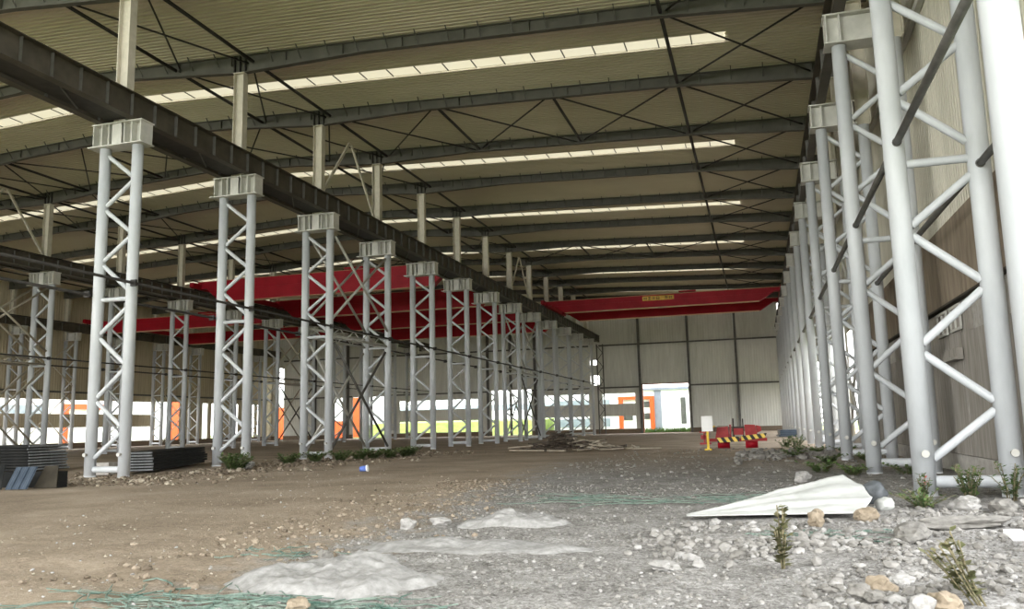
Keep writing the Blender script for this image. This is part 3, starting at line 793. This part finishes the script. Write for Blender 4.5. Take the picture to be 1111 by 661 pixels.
# --- powder mounds
def mound(name, cx, cy, rx, ry, h, mat, label, rz=0., seed=0, peak=(0, 0)):
    b = MB(); nr, na = 26, 56
    b.v.append((0, 0, h)); ca, sa = math.cos(rz), math.sin(rz)
    def zz(u, v, f):
        x, y = u*rx, v*ry
        s = max(0., 1-f**3.6); s = s*s*(3-2*s)
        pk = .42*math.exp(-(((u-peak[0])/.28)**2+((v-peak[1])/.4)**2))
        n = noise.noise((x*2.2+seed, y*2.2, seed))*.35+noise.noise((x*6, y*6, seed))*.16+noise.noise((x*14, y*14, seed))*.10+noise.noise((x*30, y*30, seed))*.06
        return h*(s*.50+pk*min(1, s*1.4)+n*min(1, s*2)) - .03*(f > .97)
    b.v[0] = (0, 0, zz(0, 0, 0))
    for i in range(1, nr+1):
        f = i/nr
        for j in range(na):
            a = 2*PI*j/na; wob = 1+.26*noise.noise((math.cos(a)*1.8+seed, math.sin(a)*1.8, seed*2.))+.12*noise.noise((math.cos(a)*6, math.sin(a)*6, seed))
            u, v = f*math.cos(a)*wob, f*math.sin(a)*wob
            b.v.append((u*rx, v*ry, zz(u, v, f)))
    for j in range(na): b.face([0, 1+j, 1+(j+1) % na], True)
    for i in range(nr-1):
        for j in range(na):
            k = 1+i*na; b.face([k+j, k+na+j, k+na+(j+1) % na, k+(j+1) % na], True)
    o = b.build(name, mat, fix=False); o.location = (cx, cy, -.065); o.rotation_euler = (0, 0, rz)
    return tag(o, label, 'heap', 'pale powder heaps')
mound('powder_heap', -4.25, 7.85, 1.15, .85, .26, 'powder', 'largest pale grey powder heap, beside the green netting', -.1, 1., (.0, .45))
mound('powder_heap', -3.55, 10.2, 1.55, .62, .12, 'powder', 'flat pale powder heap between the other two', .0, 4., (-.3, .2))
mound('powder_heap', -3.75, 12.7, .92, .62, .25, 'powder', 'small whitish powder heap, farthest of the three', .1, 7., (-.1, .2))
# --- white folded sheet
def tarp():
    b = MB(); nu, nv = 90, 36
    # rows from the tip (u=0) to the wide end (u=1); v from the front edge over the crest to the back edge
    for i in range(nu+1):
        u = i/nu
        F = Vector((-1.2, 13.5, .012)).lerp(Vector((1.42, 13.95, .03)), u)
        C = Vector((-1.2, 13.6, .03)).lerp(Vector((1.22, 15.6, .50)), u**.92)
        B = Vector((-1.2, 13.66, .0)).lerp(Vector((1.22, 16.2, .04)), u)
        for j in range(nv+1):
            v = j/nv
            p = F.lerp(C, v/.7) if v < .7 else C.lerp(B, (v-.7)/.3)
            w = .012*math.sin(v*25+u*2.5)+.030*noise.noise((u*2.5, v*13, 1))+.016*noise.noise((u*8, v*7, 2))+.010*noise.noise((u*30, v*22, 3))
            w *= min(1, u*3)*min(1., v*5)
            q = p+Vector((0, -.3*w, w)); q.x += (.30*math.sin(PI*min(1, v*1.3))+.05*noise.noise((v*6, 0, 4)))*u**6
            b.v.append(tuple(q))
    for i in range(nu):
        for j in range(nv):
            k = i*(nv+1)+j; b.face([k, k+nv+1, k+nv+2, k+1], True)
    o = b.build('plastic_sheet', 'tarp', fix=False)
    m = o.modifiers.new('thickness', 'SOLIDIFY'); m.thickness = .012
    return tag(o, 'large crumpled white plastic sheet lying on the gravel', 'sheet')
tarp()
def blob(name, loc, sx, sy, sz, mat, label, cat, seed, rough=.25, group=None, flat=0.):
    import bmesh
    bm = bmesh.new(); bmesh.ops.create_icosphere(bm, subdivisions=3, radius=1)
    for v in bm.verts:
        c = v.co.normalized(); n = noise.noise(c*1.3+Vector((seed, seed*2, 0)))*rough*1.6+noise.noise(c*3.1+Vector((seed, 0, 5)))*rough*.7
        # blocky facets
        e = max(abs(c.x), abs(c.y), abs(c.z)); c = c*(1+n)*(1-.35*flat+.35*flat/e)
        v.co = Vector((c.x*sx, c.y*sy, c.z*sz))
    lo = min(v.co.z for v in bm.verts)
    for v in bm.verts: v.co.z = max(v.co.z-lo*.75, -.02)
    me = bpy.data.meshes.new(name); bm.to_mesh(me); bm.free(); me.materials.append(M[mat])
    for p in me.polygons: p.use_smooth = name in ('bag',)
    o = link(name, me); o.location = (loc[0], loc[1], loc[2] if len(loc) > 2 else gz(loc[0], loc[1])-.01); o.rotation_euler = (0, 0, seed*1.7)
    return tag(o, label, cat, group)
blob('bag', (1.86, 16.3), .22, .25, .20, 'bag_grey', 'dark grey sack tucked behind the white plastic sheet', 'bag', 2.)
blob('bag', (1.86, 15.0), .17, .15, .11, 'tarp', 'small crumpled white bag at the end of the plastic sheet', 'bag', 3.)
rocks = [(.70, 13.15, .15, .10, .12, 'rock_tan', 'small tan stone lying against the front edge of the plastic sheet'),
         (1.45, 13.75, .17, .12, .10, 'rock_tan', 'tan stone by the wide end of the plastic sheet'),
         (.92, 8.2, .12, .09, .08, 'rock_tan', 'orange tan stone among grey stones in the foreground'),
         (1.30, 7.45, .15, .11, .09, 'rock_tan', 'tan stone at the bottom right, right of an orange tan one'),
         (1.12, 7.35, .09, .08, .08, 'rock_white', 'pale stone at the bottom right between two tan ones'),
         (.72, 7.8, .10, .08, .06, 'rock_grey', 'grey stone left of the orange tan stone'),
         (.82, 7.65, .09, .08, .05, 'rock_grey', 'grey stone just in front of the orange tan stone'),
         (1.15, 8.65, .16, .08, .05, 'rock_white', 'flat pale stone behind the orange tan stone'),
         (1.55, 8.15, .13, .10, .07, 'rock_grey', 'grey green stone left of the dry weed'),
         (-1.06, 9.1, .17, .12, .05, 'rock_white', 'flat pale stone alone in the middle of the gravel'),
         (1.75, 11.75, .50, .19, .10, 'rock_grey', 'long slanting grey slab of broken concrete near the right column'),
         (2.6, 12.95, .60, .15, .09, 'rock_grey', 'long flat grey slab in front of the right column base'),
         (.92, 22.0, .20, .16, .14, 'rock_white', 'pale block of stone behind the plastic sheet'),
         (-3.9, 4.95+1.6, .11, .09, .07, 'rock_tan', 'tan stone on the green netting'),
         (-5.35, 12.2, .12, .09, .09, 'rock_white', 'pale lump left of the farthest powder heap'),
         (-4.95, 12.6, .18, .10, .07, 'rock_white', 'flat pale lump touching the farthest powder heap'),
         (3.1, 15.2, .26, .16, .12, 'rock_white', 'pale rubble lump right of the red marked column base'),
         (3.6, 15.0, .22, .18, .13, 'rock_grey', 'grey rubble lump in front of the second right pipe'),
         (4.2, 15.4, .28, .18, .12, 'rock_white', 'pale rubble lump under the second right pipe'),
         (-.35, 9.9, .09, .08, .05, 'rock_grey', 'small grey stone left of the tall weed'),
         (-4.95, 8.9, .10, .08, .08, 'rock_grey', 'grey stone behind the largest powder heap'),
         (-20.6, 30.3, .25, .18, .13, 'rock_white', 'pale rubble lump at the base of the second middle column'),
         (-21.3, 31.6, .28, .22, .16, 'rock_white', 'larger pale rubble lump by the second middle column')]
for i, (x, y, a, c, e, m, lb) in enumerate(rocks): blob('stone', (x, y), a, c, e, m, lb, 'stone', 1.3*i+.7, .28, 'loose stones', .8)
b = MB(); b.box(0, .2, 0, .3, 0, .04)
o = b.build('white_tile', 'sign_white'); o.location = (2.70, 11.0, .03); o.rotation_euler = (.18, 0, .1)
tag(o, 'square white tile lying on the gravel at the right edge', 'tile')
# --- loose gravel (uncountable)
ICO_V = []; ICO_F = [(0,11,5),(0,5,1),(0,1,7),(0,7,10),(0,10,11),(1,5,9),(5,11,4),(11,10,2),(10,7,6),(7,1,8),(3,9,4),(3,4,2),(3,2,6),(3,6,8),(3,8,9),(4,9,5),(2,4,11),(6,2,10),(8,6,7),(9,8,1)]
g_ = (1+5**.5)/2
for a_, c_ in ((-1, g_), (1, g_), (-1, -g_), (1, -g_)): ICO_V.append((a_, c_, 0))
for a_, c_ in ((-1, g_), (1, g_), (-1, -g_), (1, -g_)): ICO_V.append((0, a_, c_))
for a_, c_ in ((g_, -1), (g_, 1), (-g_, -1), (-g_, 1)): ICO_V.append((a_, 0, c_))
ICO_V = [Vector(v).normalized() for v in ICO_V]
KEEP = [(-4.25, 7.85, 1.45, 1.08), (-3.55, 10.2, 1.9, .8), (-3.75, 12.7, 1.15, .8), (.3, 14.6, 1.6, 1.2), (1.86, 15., .4, .4), (1.86, 16.3, .4, .4)]
KEEP += [(x_, Y(n_), .5, .5) for x_ in RX+AX for n_ in range(-2, 4)]+[(-23.6, 30, 1.6, 4), (-34, 29.5, 5.4, 2.6), (-25.5, 32.5, 2., 5.5), (-21.2, 19.5, 1.6, 1.5)]
KEEP += [(r_[0], r_[1], r_[2]*1.45, r_[3]*1.5) for r_ in rocks]
def gravel(b, count, region, smin, smax, tones, seed, pw=4):
    rr = random.Random(seed); made = 0
    while made < count:
        x, y = region(rr)
        if noise.noise((x*.9, y*.9, seed)) < rr.uniform(-.5, .25): continue
        if any(((x-cx)/rx)**2+((y-cy)/ry)**2 < 1 for cx, cy, rx, ry in KEEP): continue
        s = smin+(smax-smin)*rr.random()**pw; k = len(b.v)
        rot = Matrix.Rotation(rr.uniform(0, 6.28), 3, 'Z') @ Matrix.Rotation(rr.uniform(-.5, .5), 3, 'X')
        sx, sy, sz = s*rr.uniform(.7, 1.2), s*rr.uniform(.6, 1.), s*rr.uniform(.4, .7); z0 = gz(x, y)+sz*.45
        for v in ICO_V:
            q = rot @ Vector((v.x*sx*rr.uniform(.75, 1.15), v.y*sy*rr.uniform(.75, 1.15), v.z*sz*rr.uniform(.75, 1.1)))
            b.v.append((x+q.x, y+q.y, z0+q.z))
        b.m = rr.choice(tones)
        for f in ICO_F: b.face([k+i for i in f])
        made += 1
def reg_near(rr):
    y = 5.6+16*rr.random()**1.7; x0 = -5.2-.12*(y-6); return rr.uniform(x0, 1.0+.16*y), y
def reg_right(rr):
    y = 7+9*rr.random(); return rr.uniform(.3, 1.2+.22*y), y
def reg_far(rr):
    y = 17+30*rr.random()**1.3; return rr.uniform(-7, 4.5), y
def reg_dirt(rr):
    y = 6+22*rr.random()**1.3; return rr.uniform(-5-.6*y, -5.0), y
def reg_row(rr):
    y = 21+28*rr.random()**1.3; return -21.2+(y-25)*.03+rr.gauss(0, 2.0), y
def reg_patch(rr): return -.4+rr.gauss(0, .55), 11.2+rr.gauss(0, .8)
def reg_track(rr):
    y = 7+16*rr.random()**1.2; return -5.6-.12*(y-6)+rr.gauss(0, .9), y
def reg_heap(rr): return rr.uniform(-1.0, 3.2), 38+rr.gauss(0, 2.6)
b = MB()
gravel(b, 12500, reg_near, .006, .040, (0, 0, 0, 1, 1, 2), 1)
gravel(b, 2600, reg_right, .015, .095, (0, 0, 1, 1, 2), 2, 4)
gravel(b, 500, reg_patch, .02, .10, (0, 1, 1, 2), 8, 2)
gravel(b, 1800, reg_far, .015, .085, (0, 0, 0, 1), 3)
gravel(b, 2600, reg_row, .02, .15, (4, 4, 4, 5, 3), 6, 3)
gravel(b, 1500, reg_track, .012, .07, (4, 5, 5), 7, 3)
gravel(b, 1500, reg_dirt, .006, .034, (2, 3, 3), 4)
gravel(b, 420, reg_heap, .06, .26, (0, 0, 1), 5, 2)
tag(b.build('gravel', ['rock_grey', 'rock_mid', 'rock_white', 'pale_bar', 'clod_dark', 'clod'], fix=False), 'loose crushed stone and rubble strewn over the floor', 'gravel', None, 'stuff')
# --- green netting
def netting(name, cx, cy, rx, ry, strands, label, seed, zb=.02):
    rr = random.Random(seed); b = MB()
    for i in range(strands):
        x, y = cx+rr.uniform(-rx, rx), cy+rr.uniform(-ry, ry); a = rr.choice((0, PI))+rr.gauss(0, .35); pts = []
        for k in range(9):
            pts.append((x, y, gz(x, y)+zb+.012*rr.random())); a += rr.gauss(0, .35); x += math.cos(a)*.13*rx; y += math.sin(a)*.13*rx
        b.path(pts, rr.choice((.004, .006, .009)), 5)
    return tag(b.build(name, 'net_green', fix=False), label, 'netting')
netting('green_netting', -4.6, 6.55, 1.25, .42, 90, 'tangle of green netting in the bottom left foreground', 1)
netting('green_netting', -2.0, 16.9, 1.9, 1.0, 42, 'torn green netting spread behind the tip of the plastic sheet', 2)
netting('green_netting', .75, 11.8, .55, .6, 22, 'small scrap of green netting in front of the plastic sheet', 3)
netting('green_netting', -5.7, 9.3, .55, .22, 14, 'few green threads behind and left of the largest powder heap', 4)
# --- weeds
def weed(x, y, h, n, spread, label, seed, mat='leaf', lsize=.05, name='weed', group='weeds', lean=(0, 0)):
    rr = random.Random(seed); z = gz(x, y)-.02
    t = thing(name, label, 'plant', (x, y, z), 0, group); sb, lb = MB(), MB()
    for i in range(n):
        a = rr.uniform(0, 2*PI); hh = h*rr.uniform(.55, 1.); sp = spread*rr.uniform(.2, 1.); p0 = Vector((math.cos(a)*spread*.25, math.sin(a)*spread*.25, 0))
        pts = [p0+Vector((math.cos(a)*sp*f*f+lean[0]*f, math.sin(a)*sp*f*f+lean[1]*f, hh*f)) for f in (0, .33, .66, 1)]
        sb.path(pts, .0035+.006*h, 5)
        nl = int(8+hh*26)
        for k in range(nl):
            f = .15+.85*(k+rr.random())/nl; q = pts[0].lerp(pts[1], f*3) if f < .33 else (pts[1].lerp(pts[2], f*3-1) if f < .66 else pts[2].lerp(pts[3], min(1, f*3-2)))
            al = rr.uniform(0, 2*PI); L = lsize*rr.uniform(.6, 1.5); d = Vector((math.cos(al), math.sin(al), rr.uniform(-.1, .7))).normalized(); w = d.cross(Vector((0, 0, 1))).normalized()*L*.34
            kk = len(lb.v); lb.v += [tuple(q), tuple(q+d*L*.5+w), tuple(q+d*L), tuple(q+d*L*.5-w+Vector((0, 0, .004)))]
            lb.face([kk, kk+1, kk+2, kk+3])
    sb.build('stem', 'stem', t, fix=False); lb.build('leaves', mat, t, fix=False)
    return t
weed(.14, 9.35, .68, 8, .07, 'single tall leafy weed in front of the plastic sheet', 1, 'dry_leaf', .085)
weed(1.6, 7.7, .6, 9, .2, 'sprawling dry weed at the bottom right', 2, 'dry_leaf', .085, lean=(-.25, .1))
weed(2.55, 15.6, .36, 26, .45, 'bushy green weed at the red marked column base', 3, 'leaf', .07)
weed(2.85, 17.2, .5, 9, .16, 'green weed growing up against the red marked column', 4, 'leaf', .07)
weed(3.55, 17.0, .65, 22, .32, 'upright green weed between the pipes of the red marked column', 5, 'leaf', .08)
weed(4.2, 16.9, .75, 12, .25, 'thin green weed beside the right pipe of the marked column', 6, 'leaf', .08)
for i, (x, y) in enumerate(((1.6, 25.5), (2.3, 24.4), (3.7, 24.6), (2.2, 31.2), (3.6, 31.6), (1.2, 36.0), (2.3, 38.6), (1.7, 43.), (3.5, 39.4), (1.2, 47.5), (1.9, 49.))):
    weed(x, y, .34 if y < 45 else .7, 18, .55, 'low green weed among the right columns, %s from the camera' % ORD[i], 30+i, 'leaf', .12)
for i, (x, y) in enumerate(((-20.2, 28.9), (-20.7, 30.0), (-21.0, 34.2), (-20.6, 36.0), (-19.9, 37.2), (-19.6, 38.6), (-19.3, 39.6), (-18.8, 40.6), (-18.5, 41.9), (-18.9, 43.4))):
    weed(x, y, .7 if i < 2 else .55, 40, .62, 'green weed at the foot of the middle row, %s from the camera' % ORD[i], 50+i, 'leaf', .13)
# ------------------------------------------------------------------ outdoors beyond the openings
b = MB(); b.box(-320, 250, 123.5, 420, -.4, -.06); b.box(-320, -95.2, -60, 123.4, -.4, -.06); b.box(12.2, 250, -60, 123.4, -.4, -.06); b.box(-95.2, 12.2, -120, -6.2, -.4, -.06)
o = b.build('lawn', 'grass'); tag(o, 'bright green grass outside the openings of the hall', 'grass', None, 'stuff')
b = MB(); rr = random.Random(9)
for i in range(700):
    x, y = rr.uniform(-17, -9), 124.3+rr.random()*2.2; h = rr.uniform(.3, .85); a = rr.uniform(0, PI); w = Vector((math.cos(a), math.sin(a), 0))*.10; k = len(b.v); tip = Vector((x+rr.uniform(-.2, .2), y, h))
    b.v += [tuple(Vector((x, y, -.05))-w), tuple(Vector((x, y, -.05))+w), tuple(tip)]; b.face([k, k+1, k+2])
tag(b.build('tall_grass', 'leaf', fix=False), 'strip of tall grass outside the open end door', 'grass', None, 'stuff')
def outside_block(label, y, x0, x1, h, parts):
    t = thing('factory_building', label, 'building', (0, y, -.06), 0, 'buildings outside')
    b = MB(); b.box(x0, x1, 0, 12, 0, h); b.build('wall', 'white_clad', t)
    for nm, mat, a, c, z0, z1, dep in parts:
        b = MB(); b.box(a, c, -dep, -.01, z0, z1); b.build(nm, mat, t)
    return t
def win(x0, x1, z0, z1): return ('window', 'glass_dark', x0, x1, z0, z1, .12)
# orange framed wing seen through the open door and the window strip to its left
ob = [('orange_frame', 'orange_clad', -23.1, -17.0, 5.45, 5.98, .5), ('orange_frame', 'orange_clad', -23.0, -22.3, 0, 5.45, .5), ('orange_frame', 'orange_clad', -17.7, -17.0, 0, 5.45, .5),
      ('blue_panel', 'blue_clad', -16.95, -15.8, 0, 6.9, .12), ('eave_band', 'blue_clad', -24.5, -7.5, 6.95, 7.35, .4),
      win(-18.75, -17.75, 4.1, 5.05), win(-18.75, -17.75, 2.1, 3.1), win(-22.2, -20.7, 2.0, 3.1), ('strip_window', 'glass_dark', -12.6, -11.75, 1.2, 5.6, .1),
      ('glazing', 'glass_pale', -33.5, -24.6, 4.2, 5.6, .1), ('glazing', 'glass_pale', -33.5, -24.6, 1.0, 2.4, .1)]
outside_block('white factory building with an orange frame beyond the open end door', 142., -34.5, -7.0, 7.4, ob)
outside_block('low white building with orange panels outside behind the second row', 142., -92., -70.,
              9.5, [('orange_frame', 'orange_clad', -89.9, -87.5, 0, 6.0, .4), ('orange_frame', 'orange_clad', -77.2, -75.6, 0, 3.1, .4), ('orange_frame', 'orange_clad', -73.9, -71.6, 0, 7.4, .5)])
outside_block('distant pale building across the lawn beyond the end wall', 190., -92., -40., 9.5, [('glazing', 'glass_pale', -90, -42, 5.2, 6.6, .1)])
b = MB(); b.prism([(138, -.05), (141, 2.3), (150, 2.7), (151, -.05)], -69, -36.2, 'x')
tag(b.build('grass_bank', 'bank_grass'), 'bright yellow green grass bank outside the end wall', 'bank')
t = thing('side_building', 'long pale building with a red frame outside the left wall', 'building', (-104, 95, -.06), 0, 'buildings outside')
b = MB(); b.box(-12, 0, -50, 45, 0, 10); b.build('wall', 'white_clad', t)
for nm, y0, y1, z0, z1 in (('red_frame', 9.1, 17.5, 5.7, 6.5), ('red_frame', 9.1, 10.2, 0, 5.7), ('red_frame', 34.0, 36.0, 0, 8)):
    b = MB(); b.box(0.01, .5, y0, y1, z0, z1); b.build(nm, 'orange_clad', t)
b = MB(); b.box(.01, .12, -46, 6, 4.4, 6.2); b.build('glazing', 'glass_pale', t)
t = thing('right_building', 'pale blue white building outside the right wall openings', 'building', (24, 95, -.06), 0, 'buildings outside')
b = MB(); b.box(0, 12, -60, 60, 0, 7); b.build('wall', 'white_clad', t)
for k in range(12):
    b = MB(); b.box(-.1, -.01, -58+k*10, -52+k*10, 1.2, 5.2); b.build('window', 'glass_pale', t)
# ------------------------------------------------------------------ light and camera
w = bpy.data.worlds.new('sky'); SC.world = w; w.use_nodes = True
nt = w.node_tree; bg = nt.nodes['Background']
tc = node(nt, 'ShaderNodeTexCoord'); sp = node(nt, 'ShaderNodeSeparateXYZ'); nt.links.new(tc.outputs['Generated'], sp.inputs[0])
r = node(nt, 'ShaderNodeValToRGB')
r.color_ramp.elements[0].position = .0; r.color_ramp.elements[0].color = (1., .992, .97, 1)
r.color_ramp.elements[1].position = .7; r.color_ramp.elements[1].color = (.90, .92, .95, 1)
nt.links.new(sp.outputs[2], r.inputs[0]); nt.links.new(r.outputs[0], bg.inputs[0]); bg.inputs[1].default_value = 1.0
f, yaw, pitch, roll, H = 896.1766, 0.28572, 0.14559, -0.02321, 1.4717
cy, sy = math.cos(yaw), math.sin(yaw)
fw = Vector((-sy*math.cos(pitch), cy*math.cos(pitch), math.sin(pitch))); rt = Vector((cy, sy, 0)); up = rt.cross(fw)
r2 = rt*math.cos(roll)+up*math.sin(roll); u2 = -rt*math.sin(roll)+up*math.cos(roll)
cam = bpy.data.cameras.new('camera'); cam.sensor_width = 36; cam.lens = 36*f/1111; cam.clip_end = 1000
co = bpy.data.objects.new('camera', cam); COL.objects.link(co)
m = Matrix((r2, u2, -fw)).transposed().to_4x4(); m.translation = (0, 0, H); co.matrix_world = m
SC.camera = co
vs = SC.view_settings; vs.view_transform = 'Standard'; vs.look = 'None'; vs.gamma = 1; vs.use_curve_mapping = False; vs.exposure = 3.2
SC.cycles.max_bounces = 8; SC.cycles.diffuse_bounces = 6; SC.cycles.use_denoising = True
SC.cycles.sample_clamp_indirect = 4
